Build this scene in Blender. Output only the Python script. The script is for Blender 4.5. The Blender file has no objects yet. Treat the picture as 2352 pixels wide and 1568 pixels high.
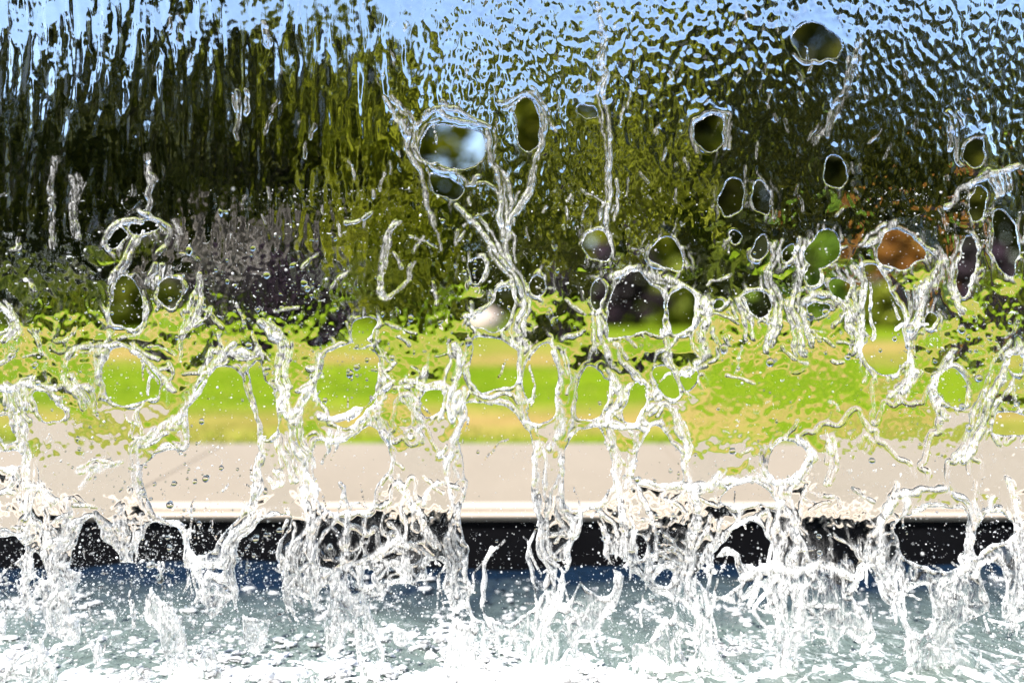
import bpy, bmesh, math, random
import numpy as np
from mathutils import Vector, Matrix

# ------------------------------------------------------------------ camera, sky, sun, exposure
SC = bpy.context.scene
COL = SC.collection
EYE = 0.80                 # camera height over the basin water (z = 0)
FPX = 1568.0               # focal length in the photo's 2352-px wide measure (24 mm)
U0, V0 = 1176.0, 660.0     # principal column, horizon row
YS = 1.40                  # distance of the falling sheet

cam = bpy.data.cameras.new('camera')
cam.sensor_width = 36.0
cam.lens = 24.0
cam.shift_y = -(784.0 - V0) / 2352.0
cam.clip_start, cam.clip_end = 0.05, 2000.0
cam.dof.use_dof = True
cam.dof.focus_distance = 1.41
cam.dof.aperture_fstop = 0.75
cam_o = bpy.data.objects.new('camera', cam)
COL.objects.link(cam_o)
cam_o.location = (0, 0, EYE)
cam_o.rotation_euler = (math.radians(90), 0, 0)
SC.camera = cam_o

SUN_EL, SUN_AZ = math.radians(55), math.radians(-134)   # azimuth from +Y, clockwise: left and behind the camera
sdir = Vector((math.sin(SUN_AZ) * math.cos(SUN_EL), math.cos(SUN_AZ) * math.cos(SUN_EL), math.sin(SUN_EL)))
W = bpy.data.worlds.new("World")
SC.world = W
W.use_nodes = True
wn = W.node_tree
sky = wn.nodes.new('ShaderNodeTexSky')
sky.sky_type = 'NISHITA'
sky.sun_disc = False
sky.sun_elevation = SUN_EL
sky.sun_rotation = SUN_AZ
sky.air_density = 1.0
sky.dust_density = 1.6
sky.ozone_density = 1.6
wn.links.new(sky.outputs[0], wn.nodes['Background'].inputs[0])
wn.nodes['Background'].inputs[1].default_value = 0.15
sl = bpy.data.lights.new('sun', 'SUN')
sl.energy = 5.0
sl.angle = math.radians(0.5)
sl.color = (1.0, 0.965, 0.91)
so = bpy.data.objects.new('sun', sl)
COL.objects.link(so)
so.rotation_euler = sdir.to_track_quat('Z', 'Y').to_euler()
so.location = sdir * 40
SC.view_settings.view_transform = 'Standard'
SC.view_settings.look = 'None'
SC.view_settings.exposure = 1.1
SC.view_settings.gamma = 1.0
cy = SC.cycles
cy.max_bounces = 20
cy.transmission_bounces = 18
cy.glossy_bounces = 6
cy.diffuse_bounces = 3
cy.transparent_max_bounces = 8
cy.caustics_reflective = False
cy.caustics_refractive = False
cy.sample_clamp_indirect = 12.0
cy.use_denoising = True

rng = np.random.default_rng(7)
random.seed(7)

# ------------------------------------------------------------------ helpers
def at(u, v, Y):
    "a photo pixel at depth Y as a point"
    return Vector(((u - U0) / FPX * Y, Y, EYE + (V0 - v) / FPX * Y))

def tag(o, label=None, cat=None, group=None, kind=None):
    if label: o['label'] = label
    if cat: o['category'] = cat
    if group: o['group'] = group
    if kind: o['kind'] = kind
    return o

def empty(name, loc=(0, 0, 0), rz=0):
    o = bpy.data.objects.new(name, None)
    COL.objects.link(o)
    o.location = loc
    o.rotation_euler = (0, 0, rz)
    o.empty_display_size = 0.2
    return o

def np_mesh(name, verts, faces, mat, parent=None, smooth=False, attrs=None):
    "faces: (n,3) or (n,4) int array"
    me = bpy.data.meshes.new(name)
    verts = np.asarray(verts, np.float32)
    faces = np.asarray(faces, np.int32)
    k = faces.shape[1]
    me.vertices.add(len(verts))
    me.vertices.foreach_set('co', verts.ravel())
    me.loops.add(faces.size)
    me.loops.foreach_set('vertex_index', faces.ravel())
    me.polygons.add(len(faces))
    me.polygons.foreach_set('loop_start', np.arange(0, faces.size, k, dtype=np.int32))
    if smooth:
        me.polygons.foreach_set('use_smooth', np.ones(len(faces), bool))
    me.update(calc_edges=True)
    me.validate()
    for an, av in (attrs or {}).items():
        a = me.attributes.new(an, 'FLOAT', 'POINT')
        a.data.foreach_set('value', np.asarray(av, np.float32))
    me.materials.append(mat)
    o = bpy.data.objects.new(name, me)
    COL.objects.link(o)
    if parent: o.parent = parent
    return o

def bm_obj(name, bm, mat, parent=None, smooth=False):
    me = bpy.data.meshes.new(name)
    bm.to_mesh(me)
    bm.free()
    if smooth:
        for p in me.polygons: p.use_smooth = True
    me.materials.append(mat)
    o = bpy.data.objects.new(name, me)
    COL.objects.link(o)
    if parent: o.parent = parent
    return o

def box(bm, x0, x1, y0, y1, z0, z1):
    vs = [bm.verts.new(p) for p in ((x0,y0,z0),(x1,y0,z0),(x1,y1,z0),(x0,y1,z0),(x0,y0,z1),(x1,y0,z1),(x1,y1,z1),(x0,y1,z1))]
    for f in ((0,3,2,1),(4,5,6,7),(0,1,5,4),(1,2,6,5),(2,3,7,6),(3,0,4,7)):
        bm.faces.new([vs[i] for i in f])

def tube(bm, pts, radii, seg=7):
    rings = []
    for i, p in enumerate(pts):
        a = pts[max(i-1, 0)]; b = pts[min(i+1, len(pts)-1)]
        t = (b - a).normalized()
        n = t.cross(Vector((0.31, 0.87, 0.4))).normalized()
        m = t.cross(n)
        rings.append([bm.verts.new(p + (n*math.cos(k*6.28319/seg) + m*math.sin(k*6.28319/seg))*radii[i]) for k in range(seg)])
    for r0, r1 in zip(rings, rings[1:]):
        for k in range(seg):
            bm.faces.new((r0[k], r0[(k+1) % seg], r1[(k+1) % seg], r1[k]))
    bm.faces.new(rings[0][::-1]); bm.faces.new(rings[-1])

def fnoise(shape, sx, sz, seed):
    "gaussian-filtered noise, unit variance; shape = (nz, nx), sigmas in cells"
    r = np.random.default_rng(seed)
    n = r.standard_normal(shape)
    F = np.fft.rfft2(n)
    kz = np.fft.fftfreq(shape[0])[:, None]; kx = np.fft.rfftfreq(shape[1])[None, :]
    F *= np.exp(-2*(math.pi**2)*((kx*sx)**2 + (kz*sz)**2))
    o = np.fft.irfft2(F, shape)
    o -= o.mean()
    return (o / (o.std() + 1e-9)).astype(np.float32)

def ss(a, b, x):
    t = np.clip((x - a) / (b - a), 0, 1)
    return t*t*(3 - 2*t)

class NT:
    "small node-tree helper"
    def __init__(s, name):
        s.m = bpy.data.materials.new(name); s.m.use_nodes = True
        s.t = s.m.node_tree
        for n in list(s.t.nodes): s.t.nodes.remove(n)
        s.out = s.n('ShaderNodeOutputMaterial')
    def n(s, kind, **kw):
        nd = s.t.nodes.new(kind)
        for k, v in kw.items():
            if hasattr(nd, k): setattr(nd, k, v)
            else: s.set(nd, k, v)
        return nd
    def set(s, nd, key, v):
        i = nd.inputs[key]
        if isinstance(v, bpy.types.NodeSocket): s.t.links.new(v, i)
        else: i.default_value = v
    def noise(s, scale, detail=4, rough=0.55, vec=None, dist=0.0):
        nd = s.n('ShaderNodeTexNoise')
        s.set(nd, 'Scale', scale); s.set(nd, 'Detail', detail); s.set(nd, 'Roughness', rough); s.set(nd, 'Distortion', dist)
        if vec is not None: s.set(nd, 'Vector', vec)
        return nd.outputs['Fac']
    def pos(s, scale=(1, 1, 1)):
        g = s.n('ShaderNodeNewGeometry')
        mp = s.n('ShaderNodeMapping')
        s.set(mp, 'Vector', g.outputs['Position']); s.set(mp, 'Scale', scale)
        return mp.outputs[0]
    def ramp(s, fac, stops):
        r = s.n('ShaderNodeValToRGB')
        s.set(r, 'Fac', fac)
        el = r.color_ramp.elements
        while len(el) < len(stops): el.new(0.5)
        for e, (p, c) in zip(el, stops):
            e.position = p
            e.color = (*c, 1) if len(c) == 3 else c
        return r.outputs['Color']
    def mix(s, fac, a, b):
        m = s.n('ShaderNodeMix'); m.data_type = 'RGBA'
        s.set(m, 0, fac)
        for k, v in ((6, a), (7, b)):
            s.set(m, k, (*v, 1) if isinstance(v, tuple) and len(v) == 3 else v)
        return m.outputs[2]
    def math(s, op, a, b=0.0, c=None, clamp=False):
        m = s.n('ShaderNodeMath'); m.operation = op; m.use_clamp = clamp
        s.set(m, 0, a); s.set(m, 1, b)
        if c is not None: s.set(m, 2, c)
        return m.outputs[0]
    def bump(s, h, strength, dist):
        b = s.n('ShaderNodeBump')
        s.set(b, 'Height', h); s.set(b, 'Strength', strength); s.set(b, 'Distance', dist)
        return b.outputs[0]
    def pbsdf(s, color, rough=0.6, normal=None, **kw):
        p = s.n('ShaderNodeBsdfPrincipled')
        s.set(p, 'Base Color', (*color, 1) if isinstance(color, tuple) and len(color) == 3 else color)
        s.set(p, 'Roughness', rough)
        if normal is not None: s.set(p, 'Normal', normal)
        for k, v in kw.items(): s.set(p, k.replace('_', ' '), v)
        return p.outputs[0]
    def done(s, sh):
        s.t.links.new(sh, s.out.inputs['Surface'])
        return s.m

# ------------------------------------------------------------------ materials
def mat_lawn():
    t = NT('lawn_grass')
    big = t.noise(0.55, 4, 0.6, t.pos((0.35, 1.4, 1)), 0.3)
    fine = t.noise(30, 5, 0.7, t.pos())
    g = t.n('ShaderNodeNewGeometry')
    sx = t.n('ShaderNodeSeparateXYZ'); t.set(sx, 0, g.outputs['Position'])
    # dry strips: beside the path and across the lawn further out
    y = t.math('ADD', sx.outputs[1], t.math('MULTIPLY', t.math('SUBTRACT', t.noise(0.8, 3, 0.6, t.pos()), 0.5), 0.9))
    band = t.ramp(t.math('DIVIDE', y, 12.0), [(0.236, (.1, .1, .1)), (0.248, (.9, .9, .9)), (0.285, (.9, .9, .9)), (0.325, (.05, .05, .05)),
                                              (0.45, (0, 0, 0)), (0.50, (.95, .95, .95)), (0.63, (.9, .9, .9)), (0.72, (.05, .05, .05))])
    dry = t.math('MULTIPLY', band, t.ramp(big, [(0.36, (.25, .25, .25)), (0.58, (1, 1, 1))]), clamp=True)
    mid_ = t.ramp(t.noise(2.6, 5, 0.7, t.pos((0.6, 1.3, 1)), 0.5), [(0.34, (0, 0, 0)), (0.66, (1, 1, 1))])
    fine = t.math('MULTIPLY_ADD', mid_, 0.65, t.math('MULTIPLY', fine, 0.35))
    green = t.mix(fine, (0.045, 0.105, 0.001), (0.165, 0.225, 0.004))
    tan = t.mix(fine, (0.20, 0.125, 0.035), (0.34, 0.235, 0.085))
    return t.done(t.pbsdf(t.mix(dry, green, tan), 0.9, t.bump(fine, 0.6, 0.03), Specular_IOR_Level=0.05))

def mat_blade():
    t = NT('grass_blade')
    g = t.n('ShaderNodeNewGeometry')
    c = t.ramp(g.outputs['Random Per Island'], [(0.0, (0.08, 0.14, 0.003)), (0.7, (0.17, 0.24, 0.009)), (1.0, (0.29, 0.22, 0.07))])
    return t.done(t.pbsdf(c, 0.7, Specular_IOR_Level=0.1))

def mat_concrete(name, a, b, bumpy=0.25):
    t = NT(name)
    n1 = t.noise(2.2, 8, 0.68, t.pos(), 0.6)
    n2 = t.noise(90, 3, 0.6, t.pos())
    c = t.mix(n1, a, b)
    c = t.mix(t.math('MULTIPLY', n2, 0.35), c, (a[0]*0.75, a[1]*0.75, a[2]*0.75))
    return t.done(t.pbsdf(c, 0.8, t.bump(n2, bumpy, 0.004)))

def mat_blacktile():
    t = NT('black_wet_stone')
    n = t.noise(14, 5, 0.6, t.pos((1, 1, 1)))
    c = t.mix(n, (0.002, 0.002, 0.003), (0.007, 0.007, 0.008))
    return t.done(t.pbsdf(c, 0.5, t.bump(n, 0.15, 0.005), Specular_IOR_Level=0.06))

def mat_leaf(name, dark, light, pale, trans=0.25):
    t = NT(name)
    g = t.n('ShaderNodeNewGeometry')
    cl = t.noise(1.1, 3, 0.6, t.pos((1, 1, 0.8)))            # paler and darker clumps painted in for lit sprays and dark gaps
    fac = t.math('ADD', t.math('MULTIPLY', g.outputs['Random Per Island'], 0.55), t.math('MULTIPLY_ADD', cl, 3.0, -1.28), clamp=True)
    c = t.ramp(fac, [(0.0, dark), (0.6, light), (1.0, pale)])
    p = t.pbsdf(c, 0.5, Specular_IOR_Level=0.12)
    tr = t.n('ShaderNodeBsdfTranslucent'); t.set(tr, 'Color', c)
    mx = t.n('ShaderNodeMixShader'); t.set(mx, 0, trans)
    t.t.links.new(p, mx.inputs[1]); t.t.links.new(tr.outputs[0], mx.inputs[2])
    return t.done(mx.outputs[0])

def mat_bark(name='bark', a=(0.07, 0.05, 0.035), b=(0.2, 0.16, 0.12)):
    t = NT(name)
    n = t.noise(9, 6, 0.65, t.pos((1, 1, 0.2)), 0.4)
    return t.done(t.pbsdf(t.mix(n, a, b), 0.9, t.bump(n, 0.8, 0.03)))

def mat_water_clear(foamy=True, name='clear_water'):
    "clear water (IOR 1.33) with white for froth and for painted sky and sun glints, by the foam attribute"
    t = NT(name)
    n = t.noise(150, 3, 0.6, t.pos((1, 1, 0.6)))
    gl = t.n('ShaderNodeBsdfGlass')
    t.set(gl, 'IOR', 1.333); t.set(gl, 'Roughness', 0.0); t.set(gl, 'Color', (0.99, 1.0, 1.0, 1))
    t.set(gl, 'Normal', t.bump(n, 0.16, 0.0012))
    if not foamy:
        return t.done(gl.outputs[0])
    at_ = t.n('ShaderNodeAttribute'); at_.attribute_name = 'foam'
    fr = t.noise(260, 4, 0.65, t.pos((1, 1, 0.3)), 0.8)
    f = t.math('MULTIPLY', at_.outputs['Fac'], t.math('MULTIPLY_ADD', fr, 6.5, -2.75), clamp=True)  # white covers real froth plus painted sky and sun glints on the ropes
    wh = t.pbsdf((0.93, 0.95, 0.98), 0.2, t.bump(fr, 0.55, 0.003), Specular_IOR_Level=0.6, Subsurface_Weight=1.0, Subsurface_Radius=(1.0, 1.0, 1.0), Subsurface_Scale=0.012)
    t.set(gl, 'Roughness', t.math('MULTIPLY', at_.outputs['Fac'], 0.03))
    mx = t.n('ShaderNodeMixShader'); t.set(mx, 0, f)
    t.t.links.new(gl.outputs[0], mx.inputs[1]); t.t.links.new(wh, mx.inputs[2])
    return t.done(mx.outputs[0])

def mat_foam():
    t = NT('white_foam')
    n = t.noise(160, 5, 0.7, t.pos())
    return t.done(t.pbsdf((0.88, 0.89, 0.9), 0.3, t.bump(n, 0.8, 0.005), Specular_IOR_Level=0.6, Subsurface_Weight=1.0, Subsurface_Radius=(1.0, 1.0, 1.0), Subsurface_Scale=0.015))

def mat_pool():
    t = NT('basin_water')
    p1 = t.pos((1.0, 1.0, 1))
    n1 = t.noise(13, 5, 0.6, p1, 0.6)
    n2 = t.noise(5, 4, 0.6, p1, 0.4)
    fz = t.noise(26, 6, 0.68, p1, 0.9)
    g = t.n('ShaderNodeNewGeometry')
    sx = t.n('ShaderNodeSeparateXYZ'); t.set(sx, 0, g.outputs['Position'])
    d = t.math('ABSOLUTE', t.math('SUBTRACT', sx.outputs[1], YS))
    near = t.math('SUBTRACT', 1.0, t.math('MULTIPLY', d, 1.75), clamp=True)     # churned most where the sheet lands
    thr = t.math('MULTIPLY_ADD', near, -0.22, 0.75)
    foam = t.math('MULTIPLY', t.math('SUBTRACT', t.math('MULTIPLY_ADD', n2, 0.22, t.math('MULTIPLY', fz, 0.86)), thr), 9.0, clamp=True)
    tur = t.math('MULTIPLY', t.math('MULTIPLY_ADD', n2, 0.9, t.math('MULTIPLY_ADD', near, 1.15, -0.62)), 1.6, clamp=True)   # air churned in near the sheet
    wet = t.mix(tur, (0.006, 0.016, 0.035), (0.12, 0.155, 0.14))
    w = t.pbsdf(wet, 0.12, t.bump(n1, 0.55, 0.05), IOR=1.333)
    f = t.pbsdf((0.8, 0.82, 0.83), 0.4, t.bump(fz, 0.9, 0.02))
    mx = t.n('ShaderNodeMixShader'); t.set(mx, 0, foam)
    t.t.links.new(w, mx.inputs[1]); t.t.links.new(f, mx.inputs[2])
    return t.done(mx.outputs[0])

M_LAWN, M_BLADE = mat_lawn(), mat_blade()
M_PATH = mat_concrete('path_concrete', (0.205, 0.170, 0.124), (0.285, 0.238, 0.180))
M_COPING = mat_concrete('coping_concrete', (0.43, 0.36, 0.29), (0.50, 0.43, 0.36))
M_TILE = mat_blacktile()
M_BARK = mat_bark()
M_GREYBARK = mat_bark('grey_bark', (0.17, 0.15, 0.13), (0.36, 0.32, 0.28))
M_WATER = mat_water_clear()
M_DROP = mat_water_clear(False, 'drop_water')
M_FOAM = mat_foam()
M_POOL = mat_pool()
M_ROCK = mat_concrete('sandstone', (0.36, 0.28, 0.23), (0.47, 0.38, 0.32), 0.6)

# ------------------------------------------------------------------ ground, path, basin
ZG = 0.16
Y_WALL, Y_PATH = 1.95, 2.79
bm = bmesh.new()
nx, ny = 40, 50
gx = [-160 + 320*i/nx for i in range(nx+1)]
gy = [Y_PATH + 0.0 + (400 - Y_PATH)*(j/ny)**2.4 for j in range(ny+1)]
vv = [[bm.verts.new((x, y, ZG - 0.02 + (0.02 if y > 3 else 0.0) + 0.02*math.sin(x*0.7 + y*0.9))) for x in gx] for y in gy]
for j in range(ny):
    for i in range(nx):
        bm.faces.new((vv[j][i], vv[j][i+1], vv[j+1][i+1], vv[j+1][i]))
tag(bm_obj('lawn', bm, M_LAWN, smooth=True), kind='structure')

# path: concrete slabs with tooled joints (one structure)
bm = bmesh.new()
joints = [-6.6, -4.95, -3.15, -1.17, 0.60, 2.4, 4.2, 6.0]
for a, b in zip(joints, joints[1:]):
    box(bm, a + 0.003, b - 0.003, Y_WALL + 0.0745, Y_PATH, -0.05, ZG + 0.004)
bmesh.ops.bevel(bm, geom=[e for e in bm.edges], offset=0.0015, segments=2, affect='EDGES')
box(bm, -6.6, 6.0, Y_WALL + 0.08, Y_PATH - 0.01, -0.06, ZG + 0.0015)
tag(bm_obj('path', bm, M_PATH), kind='structure')

bw = tag(empty('basin_wall', (0, Y_WALL, 0)), 'low black stone basin wall with a pale concrete nosing along the path', 'wall')
bm = bmesh.new()
box(bm, -6.6, 6.0, 0.02, 0.074, -0.3, ZG - 0.032)
bm_obj('wall_face', bm, M_TILE, bw)
bm = bmesh.new()
box(bm, -6.6, 6.0, 0.0, 0.074, ZG - 0.032, ZG + 0.0045)
bmesh.ops.bevel(bm, geom=[e for e in bm.edges if all(v.co.y < 0.001 for v in e.verts) and e.calc_length() > 1], offset=0.017, segments=5, affect='EDGES')
bm_obj('coping', bm, M_COPING, bw)

# basin water: gently rippled sheet
N1 = 260; N2 = 150
xs = np.linspace(-3.2, 3.2, N1); ys_ = np.linspace(-0.6, Y_WALL + 0.03, N2)
h = fnoise((N2, N1), 2.2, 2.2, 91)*0.003 + fnoise((N2, N1), 6, 5, 92)*0.006
X, Y = np.meshgrid(xs, ys_)
ax = 1 - ss(2.6, 3.2, np.abs(X)); h = h*ax
V = np.stack([X, Y, h], -1).reshape(-1, 3)
idx = np.arange(N1*N2).reshape(N2, N1)
Fq = np.stack([idx[:-1, :-1], idx[:-1, 1:], idx[1:, 1:], idx[1:, :-1]], -1).reshape(-1, 4)
# flat skirts reaching to the basin's ends
n0 = len(V)
V = np.vstack([V, [(-6.6, -0.6, 0), (-3.2, -0.6, 0), (-3.2, Y_WALL+.03, 0), (-6.6, Y_WALL+.03, 0), (3.2, -0.6, 0), (6.0, -0.6, 0), (6.0, Y_WALL+.03, 0), (3.2, Y_WALL+.03, 0)]])
Fq = np.vstack([Fq, [[n0, n0+1, n0+2, n0+3], [n0+4, n0+5, n0+6, n0+7]]])
tag(np_mesh('basin_water', V, Fq, M_POOL, smooth=True), kind='structure')

# grass blades on the lawn's near part, growing over the path edge
nb = 26000
bx = rng.uniform(-7, 7, nb); by = Y_PATH + 0.005 + 5.5*rng.random(nb)**1.7
keep = np.abs(bx) < by*0.95
bx, by = bx[keep], by[keep]; nb = len(bx)
an = rng.uniform(0, 6.283, nb); ht = rng.uniform(0.018, 0.034, nb); wd = rng.uniform(0.003, 0.006, nb)
le = rng.uniform(-0.02, 0.02, (nb, 2))
zb = ZG - 0.015
p0 = np.stack([bx - np.cos(an)*wd, by - np.sin(an)*wd, np.full(nb, zb)], -1)
p1 = np.stack([bx + np.cos(an)*wd, by + np.sin(an)*wd, np.full(nb, zb)], -1)
p2 = np.stack([bx + le[:, 0], by + le[:, 1], zb + ht], -1)
V = np.stack([p0, p1, p2], 1).reshape(-1, 3)
tag(np_mesh('grass_blades', V, np.arange(nb*3).reshape(-1, 3), M_BLADE), 'short green and straw coloured grass beside the path', 'grass', kind='stuff')

# ------------------------------------------------------------------ trees and shrubs
def leaf_cloud(centers, radii, per, size, seed, squash=0.8, kink=True):
    r = np.random.default_rng(seed)
    n = len(centers)*per
    c = np.repeat(centers, per, 0); rad = np.repeat(radii, per)
    d = r.standard_normal((n, 3)); d /= np.linalg.norm(d, axis=1, keepdims=True)
    p = c + d*(rad*r.random(n)**0.45)[:, None]*np.array([1, 1, squash])
    a = r.standard_normal((n, 3)); a[:, 2] *= 0.6; a /= np.linalg.norm(a, axis=1, keepdims=True)
    b = np.cross(a, d + 0.4*r.standard_normal((n, 3))); b /= (np.linalg.norm(b, axis=1, keepdims=True) + 1e-6)
    s = (size*r.uniform(0.6, 1.4, n))[:, None]
    V = np.stack([p - a*s, p + b*s*0.55, p + a*s, p - b*s*0.55], 1).reshape(-1, 3)
    return V, np.arange(n*4).reshape(-1, 4)

def crown_points(H, R, base, n, seed, shape):
    r = np.random.default_rng(seed)
    out = []
    while len(out) < n:
        z = r.random(); a = r.uniform(0, 6.283)
        if shape == 'cone': w = (1 - z)**0.8*0.95 + 0.06
        elif shape == 'round': w = math.sqrt(max(1 - (2*z - 0.9)**2/1.25, 0.02))
        else: w = 0.55 + 0.45*math.sin(z*3.1)
        w *= 0.72 + 0.28*math.sin(a*3 + z*7 + seed)
        q = w*R*math.sqrt(r.random())
        out.append((q*math.cos(a), q*math.sin(a), base + z*(H - base)))
    return np.array(out)

def tree(name, u, D, vtop, wpx, leafmat, shape, label, cat, group, seed, per=34, nclump=150, leaf=0.13, bark=None, base_f=0.16, stems=1):
    H = EYE + (V0 - vtop)/FPX*D - ZG
    R = wpx/FPX*D/2
    x = (u - U0)/FPX*D
    root = tag(empty(name, (x, D, ZG)), label, cat, group)
    r = random.Random(seed)
    c = crown_points(H*0.97, R, H*base_f, nclump, seed, shape)
    rad = np.random.default_rng(seed).uniform(0.10, 0.24, nclump)*max(R, H*0.25)
    V, F = leaf_cloud(c, rad, per, leaf, seed + 1)
    np_mesh('crown', V, F, leafmat, root)
    bm = bmesh.new()
    tr = max(0.03*H*0.6, 0.03)
    for s in range(stems):
        a = s*6.283/stems + r.random(); sp = 0 if stems == 1 else 0.35*R
        pts = [Vector((0.15*sp*math.cos(a), 0.15*sp*math.sin(a), -0.1))]
        for k in range(1, 7):
            pts.append(Vector((sp*math.cos(a)*k/6 + r.uniform(-.04, .04)*H*.3, sp*math.sin(a)*k/6 + r.uniform(-.04, .04)*H*.3, H*0.85*k/6)))
        tube(bm, pts, [tr*(1.25 if k == 0 else 1)*(1 - k/7.2)/(1 if stems == 1 else 1.7) for k in range(7)], 8)
    for k in range(14):
        tgt = Vector(c[r.randrange(len(c))]); z0 = max(min(tgt.z*0.7, H*0.75), H*0.12)
        st = Vector((0, 0, z0)); md = st.lerp(tgt, 0.5) + Vector((0, 0, 0.04*H))
        tube(bm, [st, md, tgt], [tr*0.4, tr*0.25, tr*0.08], 5)
    bm_obj('trunk', bm, bark or M_BARK, root, True)
    return root

L_DARK = mat_leaf('dark_leaf', (0.006, 0.010, 0.001), (0.028, 0.033, 0.003), (0.11, 0.11, 0.008), 0.25)
L_MID = mat_leaf('olive_leaf', (0.018, 0.028, 0.002), (0.115, 0.13, 0.007), (0.29, 0.29, 0.018), 0.35)
L_PALE = mat_leaf('yellow_green_leaf', (0.022, 0.034, 0.002), (0.20, 0.21, 0.009), (0.42, 0.42, 0.03), 0.4)
L_SHRUB = mat_leaf('shrub_leaf', (0.03, 0.05, 0.004), (0.15, 0.18, 0.014), (0.28, 0.30, 0.03), 0.3)
L_BRIGHT = mat_leaf('bright_shrub_leaf', (0.07, 0.13, 0.01), (0.19, 0.29, 0.025), (0.36, 0.44, 0.08), 0.3)
L_ORANGE = mat_leaf('orange_shrub_leaf', (0.13, 0.05, 0.012), (0.34, 0.15, 0.025), (0.44, 0.27, 0.05), 0.25)
L_PURPLE = mat_leaf('purple_leaf', (0.012, 0.010, 0.010), (0.030, 0.024, 0.024), (0.075, 0.040, 0.066), 0.2)
L_TWIG = mat_leaf('grey_twig_leaf', (0.05, 0.042, 0.035), (0.17, 0.145, 0.12), (0.33, 0.29, 0.25), 0.1)

TG = 'trees beyond the lawn'
SG = 'shrubs along the far edge of the lawn'
trees = [
 # u, D, vtop, width, leaf, shape, label
 (-90, 15, 30, 560, L_DARK, 'round', 'tall dark green tree cut by the left edge of the photo'),
 (215, 17, 70, 480, L_DARK, 'cone', 'dark pointed tree, second from the left behind the falling water'),
 (470, 18, 15, 520, L_DARK, 'round', 'dark round tree left of the grey brushwood'),
 (740, 20, 40, 520, L_MID, 'round', 'olive green tree behind the grey brushwood'),
 (900, 16, 150, 400, L_PALE, 'round', 'yellow green tree lower than its neighbours, left of the sky gap'),
 (952, 23, 60, 190, L_MID, 'round', 'slim far tree just left of the sky gap'),
 (1188, 23, 50, 180, L_MID, 'round', 'slim far tree just right of the sky gap'),
 (1250, 17, 85, 370, L_MID, 'round', 'olive tree right of the sky gap in the middle'),
 (1450, 15, 75, 420, L_PALE, 'round', 'yellow green tree above the dark hollow under the water arch'),
 (600, 22, 50, 430, L_DARK, 'round', 'dark tree filling the gap between the dark round tree and the olive one'),
 (1585, 21, 40, 400, L_MID, 'round', 'olive tree filling the gap beside the yellow green tree on the right'),
 (1700, 18, 20, 520, L_DARK, 'round', 'dark tree right of the yellow green tree'),
 (1862, 19, 5, 300, L_DARK, 'round', 'tall slim dark tree left of the tree behind the orange shrub'),
 (1990, 17, 50, 520, L_DARK, 'round', 'dark tree behind the orange shrub'),
 (2290, 15, 20, 540, L_DARK, 'round', 'tall dark tree near the right edge behind the purple flowers'),
 (2640, 15, 90, 560, L_MID, 'round', 'olive tree standing outside the right edge'),
 (-420, 15, 120, 560, L_MID, 'round', 'olive tree standing outside the left edge'),
]
for i, (u, D, vt, w, lm, sh, lab) in enumerate(trees):
    tree('tree', u, D, vt, w, lm, sh, lab, 'tree', TG, 100 + i*7, per=44, nclump=170, leaf=0.15 if D > 15 else 0.13)

shrubs = [
 (60, 11.6, 610, 330, L_SHRUB, 'round', 'green shrub at the left end of the lawn'),
 (290, 11.2, 640, 260, L_MID, 'round', 'olive shrub seen through the oval hole at the left'),
 (640, 11.6, 600, 320, L_PURPLE, 'round', 'dark purple shrub below the grey brushwood'),
 (900, 11.5, 590, 300, L_MID, 'round', 'olive shrub left of the pale boulder'),
 (1240, 11.8, 560, 330, L_DARK, 'round', 'dark shrub just right of the pale boulder'),
 (1430, 11.3, 560, 250, L_PURPLE, 'round', 'blackish purple shrub in the dark water arch'),
 (1590, 11.2, 600, 260, L_SHRUB, 'round', 'green shrub right of the dark water arch'),
 (1760, 11.6, 560, 260, L_DARK, 'round', 'dark green shrub left of the bright leafy shrub'),
 (1895, 11.4, 540, 240, L_BRIGHT, 'round', 'bright leafy green shrub left of the orange shrub'),
 (2070, 12.0, 515, 250, L_ORANGE, 'round', 'orange leaved shrub showing through a gap at the right'),
 (2055, 10.9, 660, 240, L_SHRUB, 'round', 'low rounded green shrub below the orange shrub'),
 (2235, 11.4, 560, 260, L_PURPLE, 'round', 'shrub with purple flowers right of the orange shrub'),
 (2420, 11.5, 590, 260, L_SHRUB, 'round', 'green shrub at the right edge'),
]
for i, (u, D, vt, w, lm, sh, lab) in enumerate(shrubs):
    tree('shrub', u, D, vt, w, lm, sh, lab, 'shrub', SG, 400 + i*11, per=40, nclump=90, leaf=0.07, base_f=0.05, stems=4)
for u, D, vt, w, lab in ((610, 13.2, 480, 300, 'bare grey brushwood thicket below the olive tree'), (455, 12.6, 520, 200, 'lower grey thicket of bare twigs left of the brushwood')):
    tree('bare_thicket', u, D, vt, w, L_TWIG, 'fan', lab, 'thicket', 'bare grey thickets', 700 + u, per=40, nclump=80, leaf=0.09, bark=M_GREYBARK, base_f=0.05, stems=6)

# a far wood closes the view between the trees
nW = 760
wx = rng.uniform(-62, 62, nW); wz = rng.random(nW)
top = 10.2 + 1.4*np.sin(wx*0.23) + 1.1*np.sin(wx*0.61 + 1)
top = top*(1 - 0.5*np.exp(-((wx + 2.4)/2.4)**2))            # a dip where the sky shows low
cw = np.stack([wx, 36 + rng.uniform(-3, 5, nW), ZG + 0.5 + wz*top], -1)
V, F = leaf_cloud(cw, rng.uniform(1.3, 2.4, nW), 46, 0.38, 901)
tag(np_mesh('far_wood', V, F, L_DARK), 'dark far wood closing the view behind the trees', 'wood', kind='stuff')

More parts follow.
